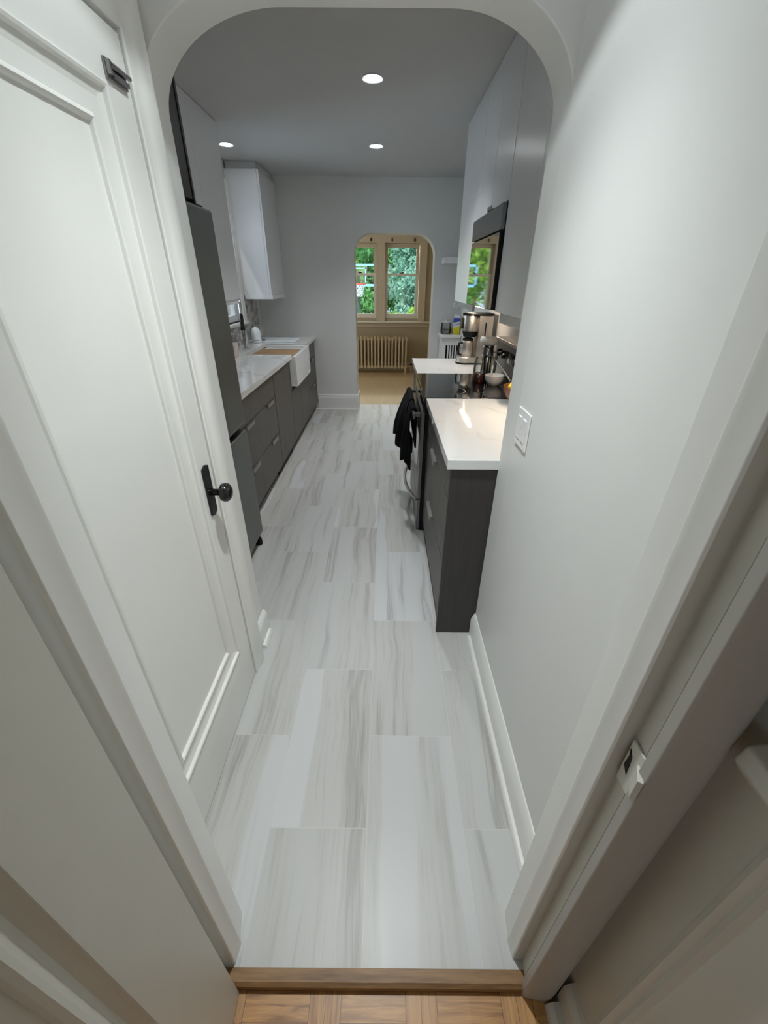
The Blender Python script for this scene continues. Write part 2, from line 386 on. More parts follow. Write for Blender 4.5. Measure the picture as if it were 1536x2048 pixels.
# kitchen walls
m = MB(); WY0, WY1, WZ0, WZ1 = 3.92, 4.86, 1.14, 2.28
m.box(KX0-.14, KX0, KY0, WY0, 0, CEIL); m.box(KX0-.14, KX0, WY1, 5.83, 0, CEIL); m.box(KX0-.14, KX0, WY0, WY1, 0, WZ0); m.box(KX0-.14, KX0, WY0, WY1, WZ1, CEIL)
struct(obj('wall_left', m, 'wall_paint'), 'white painted left kitchen wall behind sink and cabinets', 'wall')
struct(obj('wall_right', MB().box(KX1, KX1+.12, KY0, 5.83, 0, CEIL), 'wall_paint'), 'white right kitchen wall behind the range', 'wall')
# far wall with arch
AL, AR, AT = -.37, .565, 2.0
pts = [(KX0, 0), (AL, 0)] + arc(AL+.19, AT-.19, .19, .19, 180, 90, 10) + arc(AR-.22, AT-.22, .22, .22, 90, 0, 10) + [(AR, 0), (KX1, 0), (KX1, CEIL), (KX0, CEIL)]
struct(obj('wall_far', MB().prism(pts, 'y', KY1, 5.83), 'wall_paint'), 'grey-white far kitchen wall pierced by a rounded arch', 'wall')
# near arch wall
NL, NR, NZ = -.587, .445, 1.90
pts = [(-1.7, 0), (NL, 0)] + arc(NL+.33, NZ, .33, .207, 180, 90, 20) + arc(NR-.29, NZ, .29, .207, 90, 0, 20) + [(NR, 0), (1.0, 0), (1.0, CEIL), (-1.7, CEIL)]
struct(obj('wall_arch', MB().prism(pts, 'y', 1.355, KY0), 'hall_paint', bevel=.004), 'white plaster wall with the wide rounded arch into the kitchen', 'wall')
struct(obj('wall_passage_right', MB().box(.445, .60, .452, 1.355, 0, CEIL), 'hall_paint'), 'bright white right wall of the passage with the light switch', 'wall')
DY0, DY1, DZ1 = .52, 1.237, 1.975
m = MB(); m.box(-.70, -.587, .445, DY0, 0, CEIL); m.box(-.70, -.587, DY1, 1.355, 0, CEIL); m.box(-.70, -.587, DY0, DY1, DZ1, CEIL)
struct(obj('wall_passage_left', m, 'hall_paint'), 'white left wall of the passage around the panelled door', 'wall')
# doorway the camera looks through: jambs and header
lp = [(-.70, .445), (-.384, .445), (-.381, .441), (-.371, .389), (-.3655, .3855), (-.3650, .382), (-.3665, .378), (-.3685, .347), (-.372, .344), (-.402, .344), (-.402, .27), (-.43, .27), (-.43, .30), (-.70, .30)]
struct(obj('trim_2', MB().prism(lp, 'z', -.03, 2.14), 'trim_paint', bevel=.0015), 'white painted left jamb of the near doorway', 'door jamb')
rp = [(.445, .452), (.347, .452), (.3435, .449), (.339, .398), (.3350, .3955), (.3345, .392), (.3365, .387), (.340, .362), (.343, .359), (.366, .358), (.364, .345), (.362, .328), (.370, .326), (.370, .322), (.455, .322), (.455, .40)]
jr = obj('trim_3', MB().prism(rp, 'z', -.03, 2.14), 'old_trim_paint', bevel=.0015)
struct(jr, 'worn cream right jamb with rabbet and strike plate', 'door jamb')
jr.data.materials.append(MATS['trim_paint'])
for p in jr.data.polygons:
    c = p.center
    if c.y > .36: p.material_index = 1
sk = MB().box(.3585, .3625, .322, .352, .865, .955); sk.prism([(.345, .306), (.352, .302), (.363, .326), (.363, .331), (.356, .327)], 'z', .895, .935)
obj('strike_plate', sk, 'old_trim_paint', jr, bevel=.001)['label'] = 'painted-over strike plate'
obj('latch_hole', MB().prism([(.338, .893), (.348, .903), (.3465, .926), (.349, .938), (.341, .929), (.339, .912)], 'x', .3575, .3586), 'black_matte', jr)['label'] = 'dark latch hole'
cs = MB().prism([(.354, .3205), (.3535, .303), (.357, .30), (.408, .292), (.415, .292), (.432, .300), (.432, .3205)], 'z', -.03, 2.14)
struct(obj('trim_4', cs, 'shaded_casing_paint', bevel=.002), 'cream casing on the near face of the right jamb, shade put into its colour', 'door casing')
struct(obj('trim_5', MB().box(-.70, .60, .322, .445, 2.14, CEIL), 'hall_paint'), 'plaster header above the near doorway', 'header')
# front room: right side wall with wainscot, left wall, back wall
struct(obj('wall_front_right', MB().box(.457, .60, -3.0, .452, -.03, CEIL), 'old_trim_paint'), 'cream side wall to the right of the near doorway', 'wall')
m = MB()
def ogee(y0, sgn):   # vertical moulding profile on the wall at x=.457 (x, y)
    return [(.457, y0), (.450, y0-sgn*.004), (.447, y0-sgn*.012), (.452, y0-sgn*.022), (.449, y0-sgn*.030), (.457, y0-sgn*.038)]
m.prism(ogee(.232, 1), 'z', .10, .99); m.prism(ogee(-.40, -1), 'z', .10, .99)
struct(obj('trim_6', m, 'old_trim_paint'), 'vertical panel moulding strips on the right side wall', 'moulding')
struct(obj('trim_7', MB().prism([(.457, 1.00), (.430, 1.012), (.418, 1.03), (.424, 1.055), (.457, 1.062)], 'y', -1.5, .285), 'old_trim_paint', bevel=.004), 'cream rail along the right side wall', 'rail')
m = MB(); m.prism([(.457, -.03), (.436, -.03), (.436, .065), (.447, .085), (.457, .09)], 'y', -1.5, .30); m.prism([(.436, -.03), (.405, -.03), (.408, -.012), (.420, .0), (.436, .002)], 'y', -1.5, .287)
struct(obj('baseboard_front', m, 'old_trim_paint'), 'cream baseboard along the right side wall at the parquet', 'baseboard')
struct(obj('wall_front_left', MB().box(-1.7, -1.6, -3.0, .445, -.03, CEIL), 'front_room_dim_paint'), 'unseen wall left of the parquet room, toned dark to cut bounce light', 'wall')
struct(obj('wall_front_partition', MB().box(-1.6, -.70, .322, .445, -.03, CEIL), 'hall_paint'), 'white wall beside the near doorway', 'wall')
m = MB(); m.box(-1.7, -1.3, -3.12, -3.0, -.03, CEIL); m.box(.3, .6, -3.12, -3.0, -.03, CEIL); m.box(-1.3, .3, -3.12, -3.0, -.03, .85); m.box(-1.3, .3, -3.12, -3.0, 2.15, CEIL)
struct(obj('wall_back', m, 'front_room_dim_paint'), 'unseen wall behind the viewer with a window opening, toned dark to cut bounce light', 'wall')

# ------------------------------------------------------------------ passage door (closed)
d1 = thing('door_1', 'white panelled door with black knob, closed in the left passage wall', 'door', (-.60, .88, 0)); d1['kind'] = 'structure'
XF = -.565
PY0, PY1, PZ0, PZ1 = .60, 1.132, .252, 1.865
m = MB(); m.box(-.603, XF, DY0+.003, PY0, .006, DZ1-.006); m.box(-.603, XF, PY1, DY1-.003, .006, DZ1-.006); m.box(-.603, XF, PY0, PY1, .006, PZ0); m.box(-.603, XF, PY0, PY1, PZ1, DZ1-.006)
obj('stile_frame', m, 'trim_paint', d1)
def ring(m, prof, y0, y1, z0, z1):
    """moulding: prof = [(inset, x)], swept round the rectangle"""
    loops = []
    for i, x in prof:
        loops.append(m.verts([(x, y0+i, z0+i), (x, y1-i, z0+i), (x, y1-i, z1-i), (x, y0+i, z1-i)]))
    for a, b in zip(loops, loops[1:]):
        for k in range(4): m.face([a[k], a[(k+1) % 4], b[(k+1) % 4], b[k]])
    return m
mo = MB(); ring(mo, [(0, XF-.02), (0, XF+.004), (.004, XF+.006), (.009, XF+.004), (.012, XF-.004), (.03, XF-.008), (.062, XF-.007), (.066, XF-.003), (.071, XF-.001), (.075, XF-.004), (.078, XF-.012)], PY0, PY1, PZ0, PZ1)
obj('panel_moulding', mo, 'trim_paint', d1)
obj('panel', MB().box(-.599, XF-.011, PY0+.07, PY1-.07, PZ0+.07, PZ1-.07), 'trim_paint', d1)
pl = MB().prism([(1.158, .850), (1.181, .842), (1.204, .850), (1.204, 1.012), (1.181, 1.02), (1.158, 1.012)], 'x', XF+.0005, XF+.007)
pl = obj('knob_plate', pl, 'black_iron', d1, bevel=.003); pl['label'] = 'tall black iron plate'
kn = MB().lathe([(.011, .006), (.011, .03), (.014, .034), (.028, .042), (.031, .052), (.029, .062), (.020, .070), (.006, .073)], (XF, 1.183, .925), 'x', 28)
kn = obj('door_knob', kn, 'black_iron', d1, smooth=True); kn['label'] = 'black iron knob'
lt = MB().box(XF+.0005, XF+.005, 1.140, 1.216, 1.874, 1.906)
lt = obj('latch_plate', lt, 'old_metal', d1, bevel=.001); lt['label'] = 'grey metal catch plate'
lb = MB().tube([(XF+.010, 1.150, 1.896), (XF+.010, 1.222, 1.896)], .0045); lb.box(XF+.005, XF+.013, 1.142, 1.150, 1.880, 1.902); lb.box(XF+.005, XF+.011, 1.156, 1.214, 1.878, 1.886)
obj('latch_bolt', lb, 'old_metal', lt, smooth=True)
# dark gap over the door, casing
m = MB(); m.prism([(-.587, DY1+.002), (-.560, DY1+.002), (-.557, DY1+.006), (-.557, DY1+.028), (-.553, DY1+.034), (-.548, DY1+.050), (-.548, DY1+.085), (-.552, DY1+.096), (-.558, DY1+.110), (-.587, DY1+.116)], 'z', 0, DZ1+.10)
struct(obj('trim_8', m, 'trim_paint', bevel=.001), 'white moulded casing upright beside the panelled door', 'door casing')
m = MB(); m.prism([(-.587, DZ1+.004), (-.560, DZ1+.004), (-.557, DZ1+.008), (-.548, DZ1+.05), (-.548, DZ1+.085), (-.558, DZ1+.1), (-.587, DZ1+.1)], 'y', .45, DY1+.0015)
struct(obj('trim_9', m, 'trim_paint', bevel=.001), 'white head casing over the panelled door', 'door casing')
# reveal baseboard left, baseboard right
m = MB(); m.prism([(NL, 0), (-.567, 0), (-.567, .095), (-.574, .118), (NL, .13)], 'y', 1.357, KY0+.02); m.prism([(-.567, 0), (-.546, 0), (-.548, .014), (-.555, .022), (-.567, .024)], 'y', 1.375, KY0+.0)
struct(obj('baseboard_left', m, 'trim_paint', bevel=.002), 'short white baseboard in the left arch reveal', 'baseboard')
def base_prof(x, s): return [(x, 0), (x-s*.019, 0), (x-s*.019, .098), (x-s*.013, .110), (x-s*.009, .124), (x-s*.004, .131), (x, .132)]
m = MB(); m.prism(base_prof(.445, 1), 'y', .4535, 1.486); m.prism([(.426, 0), (.409, 0), (.410, .010), (.416, .018), (.426, .021)], 'y', .4535, 1.452)
struct(obj('baseboard_right', m, 'trim_paint', bevel=.0015), 'white baseboard with quarter round along the right passage wall', 'baseboard')
def fb(y): return [(y, 0), (y-.018, 0), (y-.018, .150), (y-.012, .172), (y-.012, .186), (y-.005, .198), (y, .20)]
m = MB(); m.prism(fb(KY1), 'x', -.895, AL+.016); m.prism([(KY1-.018, 0), (KY1-.034, 0), (KY1-.03, .014), (KY1-.018, .02)], 'x', -.94, AL+.03)
m.box(AL, AL+.016, KY1-.001, 5.83, 0, .20)
struct(obj('baseboard_far', m, 'trim_paint'), 'tall white baseboard on the far wall left of the arch', 'baseboard')
m = MB(); m.box(AR-.016, AR, KY1+.002, 5.83, 0, .20); m.prism(fb(KY1), 'x', AR-.016, .655)
struct(obj('baseboard_far', m, 'trim_paint'), 'white baseboard at the right foot of the far arch', 'baseboard')

# ------------------------------------------------------------------ open door leaf at the left
d2 = thing('door_2', 'white panelled door leaf standing open at the left near edge', 'door', (-.37, -.1, -.025)); d2['kind'] = 'structure'
LX = -.35; ly0, ly1 = -.56, .302
m = MB(); q0, q1 = -.42, .168; w0, w1 = .22, 1.85
m.box(LX-.036, LX, q1, ly1, -.024, 2.05); m.box(LX-.036, LX, ly0, q0, -.024, 2.05); m.box(LX-.036, LX, q0, q1, -.024, w0); m.box(LX-.036, LX, q0, q1, w1, 2.05)
obj('stile_frame', m, 'old_trim_paint', d2)
m = MB(); ring(m, [(0, LX-.02), (0, LX-.003), (.004, LX-.007), (.016, LX-.013), (.024, LX-.011), (.034, LX-.005), (.041, LX-.003), (.048, LX-.006), (.052, LX-.014)], q0, q1, w0, w1)
obj('panel_moulding', m, 'old_trim_paint', d2)
obj('panel', MB().box(LX-.03, LX-.013, q0+.045, q1-.045, w0+.045, w1-.045), 'old_trim_paint', d2)

# ------------------------------------------------------------------ sunroom shell
SY = 8.36
wins = [(-.76, -.16), (-.03, .585)]
GZ0, GZ1 = .93, 2.10
m = MB(); m.box(-1.9, wins[0][0], SY, SY+.14, 0, CEIL); m.box(wins[0][1], wins[1][0], SY, SY+.14, GZ0, GZ1); m.box(wins[1][1], 1.2, SY, SY+.14, 0, CEIL)
m.box(wins[0][0], wins[1][1], SY, SY+.14, 0, GZ0); m.box(wins[0][0], wins[1][1], SY, SY+.14, GZ1, CEIL)
struct(obj('wall_sunroom_far', m, 'cream_wall'), 'cream wall with two windows beyond the far arch', 'wall')
struct(obj('wall_sunroom_right', MB().box(.86, .98, 5.83, SY+.14, 0, CEIL), 'cream_wall'), 'cream right wall of the room beyond the arch', 'wall')
struct(obj('wall_sunroom_left', MB().box(-1.9, -1.78, 5.83, SY+.14, 0, CEIL), 'cream_wall'), 'cream left wall of the room beyond the arch', 'wall')
m = MB(); 
for a, b in ((-.90, -.76), (-.16, -.03), (.585, .715)): m.box(a, b, SY-.022, SY, .885, 2.10)
m.box(-.90, .715, SY-.024, SY, 2.10, 2.22); m.box(-.93, .745, SY-.04, SY, 2.22, 2.255)
for a in (-.168, -.024, .70): m.box(a-.006, a+.006, SY-.03, SY-.02, .885, 2.10)
struct(obj('trim_10', m, 'cream_paint', bevel=.002), 'cream window casing around the pair of windows', 'window casing')
m = MB(); m.box(-.98, .84, SY-.11, SY+.02, .862, .888)
struct(obj('trim_11', m, 'sill_white', bevel=.004), 'white window sill board above the radiator', 'window sill')
m = MB(); m.box(-.95, .80, SY-.02, SY, .79, .862)
struct(obj('trim_12', m, 'cream_paint'), 'cream apron under the window sill', 'window apron')
struct(obj('baseboard_sunroom', MB().box(-1.78, .86, SY-.02, SY, 0, .16), 'cream_paint'), 'cream baseboard behind the radiator', 'baseboard')
for n, (a, b) in enumerate(wins):
    w = thing('window_%d' % (n+1), ('left double-hung window with cream sashes, basketball hoop beyond', 'right double-hung window with cream sashes and two top hooks')[n], 'window', ((a+b)/2, SY+.05, GZ0)); w['kind'] = 'structure'
    def frame(x0, x1, y0, y1, z0, z1, s, t, bt):
        f = MB(); f.box(x0, x0+s, y0, y1, z0, z1); f.box(x1-s, x1, y0, y1, z0, z1); f.box(x0+s, x1-s, y0, y1, z0, z0+bt); f.box(x0+s, x1-s, y0, y1, z1-t, z1); return f
    up = obj('upper_sash', frame(a+.004, b-.004, SY+.065, SY+.10, 1.615, GZ1-.002, .058, .06, .032), 'cream_paint', w, bevel=.002)
    lo = obj('lower_sash', frame(a+.004, b-.004, SY+.02, SY+.055, GZ0+.002, 1.65, .058, .036, .075), 'sill_white', w, bevel=.002)
    obj('pane', MB().box(a+.06, b-.06, SY+.080, SY+.084, 1.645, GZ1-.06), 'pane_glass', up)
    obj('pane', MB().box(a+.06, b-.06, SY+.036, SY+.040, GZ0+.075, 1.616), 'pane_glass', lo)
    lk = MB().box((a+b)/2-.03, (a+b)/2+.03, SY+.025, SY+.058, 1.6505, 1.664); lk.tube([((a+b)/2-.01, SY+.03, 1.662), ((a+b)/2+.04, SY+.03, 1.675)], .006)
    obj('sash_lock', lk, 'black_iron', w)['label'] = 'black sash lock'
    for hx in (a+.13, b-.10):
        hk = MB().tube([(hx, SY-.024, 2.145), (hx, SY-.045, 2.150), (hx, SY-.05, 2.165)], .007, 8); hk.box(hx-.012, hx+.012, SY-.030, SY-.0245, 2.12, 2.17)
        obj('hook', hk, 'black_iron', w)['label'] = 'small dark hook'
# sink window
w3 = thing('window_3', 'white framed window in the left wall above the sink', 'window', (KX0-.05, 4.39, WZ0)); w3['kind'] = 'structure'
f = MB(); y0, y1 = WY0, WY1
f.box(KX0-.10, KX0-.05, y0+.002, y0+.06, WZ0+.002, WZ1-.002); f.box(KX0-.10, KX0-.05, y1-.06, y1-.002, WZ0+.002, WZ1-.002); f.box(KX0-.10, KX0-.05, y0+.06, y1-.06, WZ0+.002, WZ0+.06); f.box(KX0-.10, KX0-.05, y0+.06, y1-.06, WZ1-.06, WZ1-.002); f.box(KX0-.09, KX0-.06, y0+.06, y1-.06, 1.69, 1.73)
obj('frame', f, 'white_lacquer', w3)
obj('pane', MB().box(KX0-.079, KX0-.075, y0+.061, y1-.061, WZ0+.061, WZ1-.061), 'pane_glass', w3)
m = MB(); m.box(KX0, KX0+.022, WY1, WY1+.065, WZ0, WZ1+.07); m.box(KX0, KX0+.022, WY0-.055, WY0, WZ0, WZ1+.07); m.box(KX0, KX0+.022, WY0, WY1, WZ1, WZ1+.07); m.box(KX0+.022, KX0+.030, WY1+.045, WY1+.065, WZ0, WZ1+.07)
obj('casing', m, 'trim_paint', w3, bevel=.002)
obj('sill', MB().box(KX0-.05, KX0+.05, WY0-.055, WY1+.065, WZ0-.025, WZ0), 'trim_paint', w3, bevel=.003)
# backsplashes
m = MB(); m.box(KX0, KX0+.009, 2.40, WY0-.06, .921, 1.38); m.box(KX0, KX0+.009, WY1+.07, 5.46, .921, 1.38); m.box(KX0, KX0+.009, WY0-.06, WY1+.07, .921, WZ0-.028)
struct(obj('trim_13', m, 'marble_mosaic'), 'grey marble mosaic backsplash behind the sink', 'backsplash')
m = MB(); m.box(KX1-.009, KX1, 1.50, 3.92, .925, 1.384)
struct(obj('trim_14', m, 'splash_plain'), 'plain pale backsplash behind the range', 'backsplash')

# ------------------------------------------------------------------ recessed lights
RL = ('round white recessed light glowing in the kitchen ceiling nearest the arch', 'round white recessed light glowing near the far wall on the centre line', 'round white recessed light over the sink beside the white wall cabinet')
first = thing('recessed_light', RL[0], 'ceiling light', (-.083, 3.137, CEIL), 'recessed ceiling lights')
o = first.location
obj('trim_ring', MB().lathe([(.047, -.0005), (.060, -.0005), (.062, -.004), (.058, -.007), (.047, -.003)], o, 'z', 36, caps=False), 'white_lacquer', first, smooth=True)
obj('lens', MB().lathe([(.001, -.0045), (.046, -.0045), (.047, -.002), (.046, -.0005), (.001, -.0005)], o, 'z', 36), 'lamp_disc', first, smooth=True)
dup(first, (-.09, 4.43, CEIL), RL[1]); dup(first, (-1.325, 4.42, CEIL), RL[2])
dup(first, (-.05, .99, CEIL), 'round white recessed light in the passage ceiling above the panelled door')

# ================================================================== LEFT RUN
def drawer_front(root, name, x, y0, y1, z0, z1, mat='grey_oak', t=.018, s=1):
    return obj(name, MB().box(min(x, x-s*t), max(x, x-s*t), y0+.0015, y1-.0015, z0+.0015, z1-.0015), mat, root, bevel=.0012)
def tab_pull(parent, x, y, z, w, s):   # small edge pull over the top of a front; s=+1 front faces +x
    xs = sorted((x+s*.0002, x+s*.016)); m = MB().box(xs[0], xs[1], y-w/2, y+w/2, z-.002, z+.0005)
    xs = sorted((x+s*.012, x+s*.016)); m.box(xs[0], xs[1], y-w/2, y+w/2, z-.026, z-.002)
    o = obj('pull', m, 'nickel', parent); o['label'] = 'brushed nickel edge pull'; return o
# refrigerator
fr = thing('refrigerator', 'tall grey stainless refrigerator behind the left side of the arch', 'refrigerator', (-1.15, 1.93, 0))
obj('cabinet', MB().box(-1.50, -.872, 1.545, 2.305, .05, 1.785), 'black_matte', fr, bevel=.004)
ud = obj('upper_door', MB().box(-.870, -.800, 1.54, 2.312, .806, 1.80), 'fridge_steel', fr, bevel=.014, seg=4); ud['label'] = 'brushed grey steel door'
fd = obj('freezer_drawer', MB().box(-.870, -.800, 1.54, 2.312, .075, .772), 'fridge_steel', fr, bevel=.014, seg=4); fd['label'] = 'brushed grey steel lower drawer'
obj('base_grille', MB().box(-.90, -.845, 1.56, 2.295, .012, .07), 'black_matte', fr)
for yy in (1.60, 2.265): obj('foot', MB().lathe([(.022, 0), (.022, .03), (.016, .05)], (-.825, yy, .0), 'z', 16), 'black_matte', fr, smooth=True)['label'] = 'round black foot'
obj('hinge_cover', MB().box(-.93, -.835, 2.22, 2.30, 1.8005, 1.815), 'black_matte', fr, bevel=.004)
# cabinet over the fridge
oc = thing('wall_cabinet', 'dark grey cabinet above the refrigerator', 'cabinet', (-1.15, 1.93, 1.83))
obj('carcass', MB().box(-1.53, -.895, 1.50, 2.296, 1.835, 2.495), 'grey_oak_dark', oc)
obj('door', MB().box(-.893, -.872, 1.50, 1.898, 1.838, 2.492), 'grey_oak_dark', oc, bevel=.001)
obj('door', MB().box(-.893, -.872, 1.902, 2.294, 1.838, 2.492), 'grey_oak_dark', oc, bevel=.001)
obj('end_panel', MB().box(-1.53, -.868, 2.298, 2.316, 1.822, 2.495), 'grey_oak_dark', oc)
# base drawers
def plinth(root, x0, x1, y0, y1, mat='grey_oak_dark'): return obj('plinth', MB().box(x0, x1, y0, y1, 0, .099), mat, root)
b1 = thing('base_cabinet', 'grey wood drawer cabinet between refrigerator and dishwasher', 'cabinet', (-1.2, 2.93, 0))
obj('carcass', MB().box(-1.53, -.920, 2.335, 3.376, .10, .879), 'grey_oak_dark', b1); plinth(b1, -1.5, -.958, 2.335, 3.376)
for z0, z1 in ((.70, .875), (.402, .698), (.10, .40)):
    d = drawer_front(b1, 'drawer', -.90, 2.335, 3.378, z0, z1, s=1)
    if z1 < .8:
        for yy in (2.64, 3.19): tab_pull(d, -.90, yy, z1, .17, 1)
# dishwasher
dw = thing('dishwasher', 'grey wood panelled dishwasher with black toe kick left of the sink', 'dishwasher', (-1.2, 3.69, 0))
obj('tub', MB().box(-1.52, -.922, 3.388, 3.985, .10, .875), 'black_matte', dw)
drawer_front(dw, 'door_panel', -.90, 3.384, 3.988, .102, .875)
obj('toe_kick', MB().box(-1.5, -.945, 3.388, 3.985, 0, .094), 'black_matte', dw)['label'] = 'black toe kick'
# sink base
sb = thing('base_cabinet', 'grey wood sink cabinet with doors under the white apron sink', 'cabinet', (-1.2, 4.45, 0))
m = MB(); m.box(-1.53, -.920, 3.994, 4.908, .10, .60); m.box(-1.53, -.920, 3.994, 4.035, .60, .879); m.box(-1.53, -.920, 4.835, 4.908, .60, .879)
obj('carcass', m, 'grey_oak_dark', sb); plinth(sb, -1.5, -.958, 3.994, 4.908)
for a_, b_ in ((3.992, 4.035), (4.835, 4.908)): obj('filler_strip', MB().box(-.918, -.900, a_, b_, .60, .875), 'grey_oak', sb)

drawer_front(sb, 'door', -.90, 3.992, 4.449, .102, .592); drawer_front(sb, 'door', -.90, 4.451, 4.908, .102, .592)
# end drawers
eb = thing('base_cabinet', 'narrow grey wood drawer cabinet against the far wall', 'cabinet', (-1.2, 5.24, 0))
obj('carcass', MB().box(-1.53, -.920, 4.913, 5.540, .10, .879), 'grey_oak_dark', eb); plinth(eb, -1.5, -.958, 4.913, 5.54)
for z0, z1 in ((.70, .875), (.402, .698), (.10, .40)):
    d = drawer_front(eb, 'drawer', -.90, 4.912, 5.542, z0, z1)
    if z1 < .8: tab_pull(d, -.90, 5.26, z1, .14, 1)
# counter with open-front sink notch
cpts = [(KX0+.001, 2.33), (-.878, 2.33), (-.878, 4.052), (-1.322, 4.052), (-1.322, 4.818), (-.878, 4.818), (-.878, KY1-.001), (KX0+.001, KY1-.001)]
tag(obj('countertop', MB().prism(cpts, 'z', .881, .920), 'quartz', origin=(-1.2, 4, .88), bevel=.002), 'white quartz countertop on the left run around the sink', 'countertop')
# sink
sk = thing('farmhouse_sink', 'white fireclay apron sink set into the left counter', 'sink', (-1.08, 4.435, .62))
m = MB(); xo0, xo1, yo0, yo1, zt, zb = -1.315, -.842, 4.058, 4.812, .906, .628
t = .022
m.box(xo0, xo1, yo0, yo1, zb, zb+.03)
m.box(xo1-.03, xo1, yo0, yo1, zb+.03, zt)
m.box(xo0, xo0+t, yo0, yo1, zb+.03, .880); m.box(xo0+t, xo1-.03, yo0, yo0+t, zb+.03, zt-.026); m.box(xo0+t, xo1-.03, yo1-t, yo1, zb+.03, zt-.026)
m.box(xo0+t, xo1-.03, yo0, yo0+.010, zt-.026, zt-.002); m.box(xo0+t, xo1-.03, yo1-.010, yo1, zt-.026, zt-.002)
obj('basin', m, 'porcelain', sk, bevel=.007, seg=3)
obj('drain', MB().lathe([(.001, 0), (.045, 0), (.045, .003), (.001, .003)], (-1.08, 4.435, .6585), 'z', 24), 'chrome', sk)
tag(obj('cutting_board', MB().box(-1.288, -.876, 4.10, 4.53, .881, .9045), 'board_wood', origin=(-1.08, 4.3, .881), bevel=.006), 'wooden cutting board laid across the white sink', 'cutting board')
# faucet
fx, fy = -1.405, 4.43
fa = thing('kitchen_faucet', 'chrome pull-down faucet behind the sink', 'faucet', (fx, fy, .92))
obj('body', MB().lathe([(.030, .0005), (.030, .008), (.024, .012), (.024, .17), (.016, .18)], (fx, fy, .92), 'z', 24), 'chrome', fa, smooth=True)
neck = [(fx, fy, 1.09), (fx, fy, 1.30)] + [(fx+.022*(1-math.cos(a)), fy-.085*(1-math.cos(a)), 1.30+.07*math.sin(a)) for a in [PI*i/12 for i in range(1, 13)]] + [(fx+.044, fy-.17, 1.25)]
obj('spout', MB().tube(neck, .0105, 12), 'chrome', fa, smooth=True)
sh = MB().lathe([(.013, 0), (.018, -.02), (.018, -.10), (.023, -.13), (.021, -.145), (.001, -.145)], (fx+.044, fy-.17, 1.25), 'z', 20)
obj('spray_head', sh, 'black_iron', fa, smooth=True)['label'] = 'dark spray head'
obj('support_arm', MB().tube([(fx, fy, 1.15), (fx+.026, fy-.09, 1.16), (fx+.044, fy-.17, 1.19)], .006), 'chrome', fa, smooth=True)
obj('lever', MB().tube([(fx+.02, fy, .985), (fx+.05, fy+.005, .99), (fx+.13, fy+.02, 1.0)], [.012, .008, .005]), 'chrome', fa, smooth=True)
tag(obj('soap_dispenser', MB().lathe([(.046, 0), (.052, .006), (.052, .10), (.046, .13), (.030, .15), (.012, .158), (.001, .160)], (-1.43, 4.90, .9205), 'z', 28), 'bottle_white', origin=(-1.43, 4.90, .9205), smooth=True), 'white rounded dispenser on the counter behind the faucet', 'dispenser')
tag(obj('scrub_pad', MB().box(-1.42, -1.365, 4.985, 5.03, .9205, .940), 'black_matte', origin=(-1.39, 5.0, .9205), bevel=.004), 'small black scrub pad behind the sink corner', 'scrub pad')
dm = MB(); dm.prism([(-1.49, 4.96), (-1.03, 4.94), (-1.02, 5.30), (-1.48, 5.33)], 'z', .9205, .932)
tag(obj('drying_mat', dm, 'bottle_white', origin=(-1.25, 5.1, .9205), bevel=.004), 'flat white drying mat on the counter beyond the sink', 'mat')
cn = thing('canister', 'pinkish canister with a dark lid on the counter by the refrigerator', 'canister', (-1.385, 3.90, .9205))
obj('jar', MB().lathe([(.066, 0), (.070, .005), (.068, .125), (.001, .125)], (-1.385, 3.90, .9205), 'z', 28), 'pink_ceramic', cn, smooth=True)
obj('lid', MB().lathe([(.071, .1255), (.073, .135), (.071, .185), (.05, .193), (.001, .195)], (-1.385, 3.90, .9205), 'z', 28), 'old_metal', cn, smooth=True)['label'] = 'dark grey lid'
# white wall cabinets on the left
def white_cab(label, x, xb, y0, y1, z0, z1, splits, s, side_lip=True):
    c = thing('wall_cabinet', label, 'cabinet', ((x+xb)/2, (y0+y1)/2, z0))
    g = .006 if s < 0 else 0; xs = sorted((x-s*.0205, xb)); obj('carcass', MB().box(xs[0], xs[1], y0+g, y1-g, z0, z1), 'white_lacquer', c)
    ys = [y0]+splits+[y1]
    for a, b in zip(ys, ys[1:]):
        xs = sorted((x, x-s*.019)); obj('door', MB().box(xs[0], xs[1], a+.0015, b-.0015, z0, z1-.001), 'white_lacquer', c, bevel=.001)
    return c
c1 = white_cab('white cabinet on the left wall between refrigerator and window', -1.21, -1.538, 2.32, 3.86, 1.388, 2.498, [2.83, 3.345], 1)
obj('light_rail', MB().box(-1.245, -1.228, 2.35, 3.84, 1.352, 1.387), 'white_lacquer', c1)
c2 = white_cab('white cabinet on the left wall between window and far wall', -1.215, -1.538, 4.935, KY1-.002, 1.392, 2.437, [], 1)
m = MB(); m.box(-1.232, -1.206, 4.926, KY1-.004, 1.348, 1.3915); m.box(-1.50, -1.232, 4.926, 4.953, 1.348, 1.3915)
obj('light_rail', m, 'white_lacquer', c2)
obj('crown_strip', MB().box(-1.53, -1.240, 4.965, KY1-.004, 2.438, 2.498), 'valance_grey', c2)

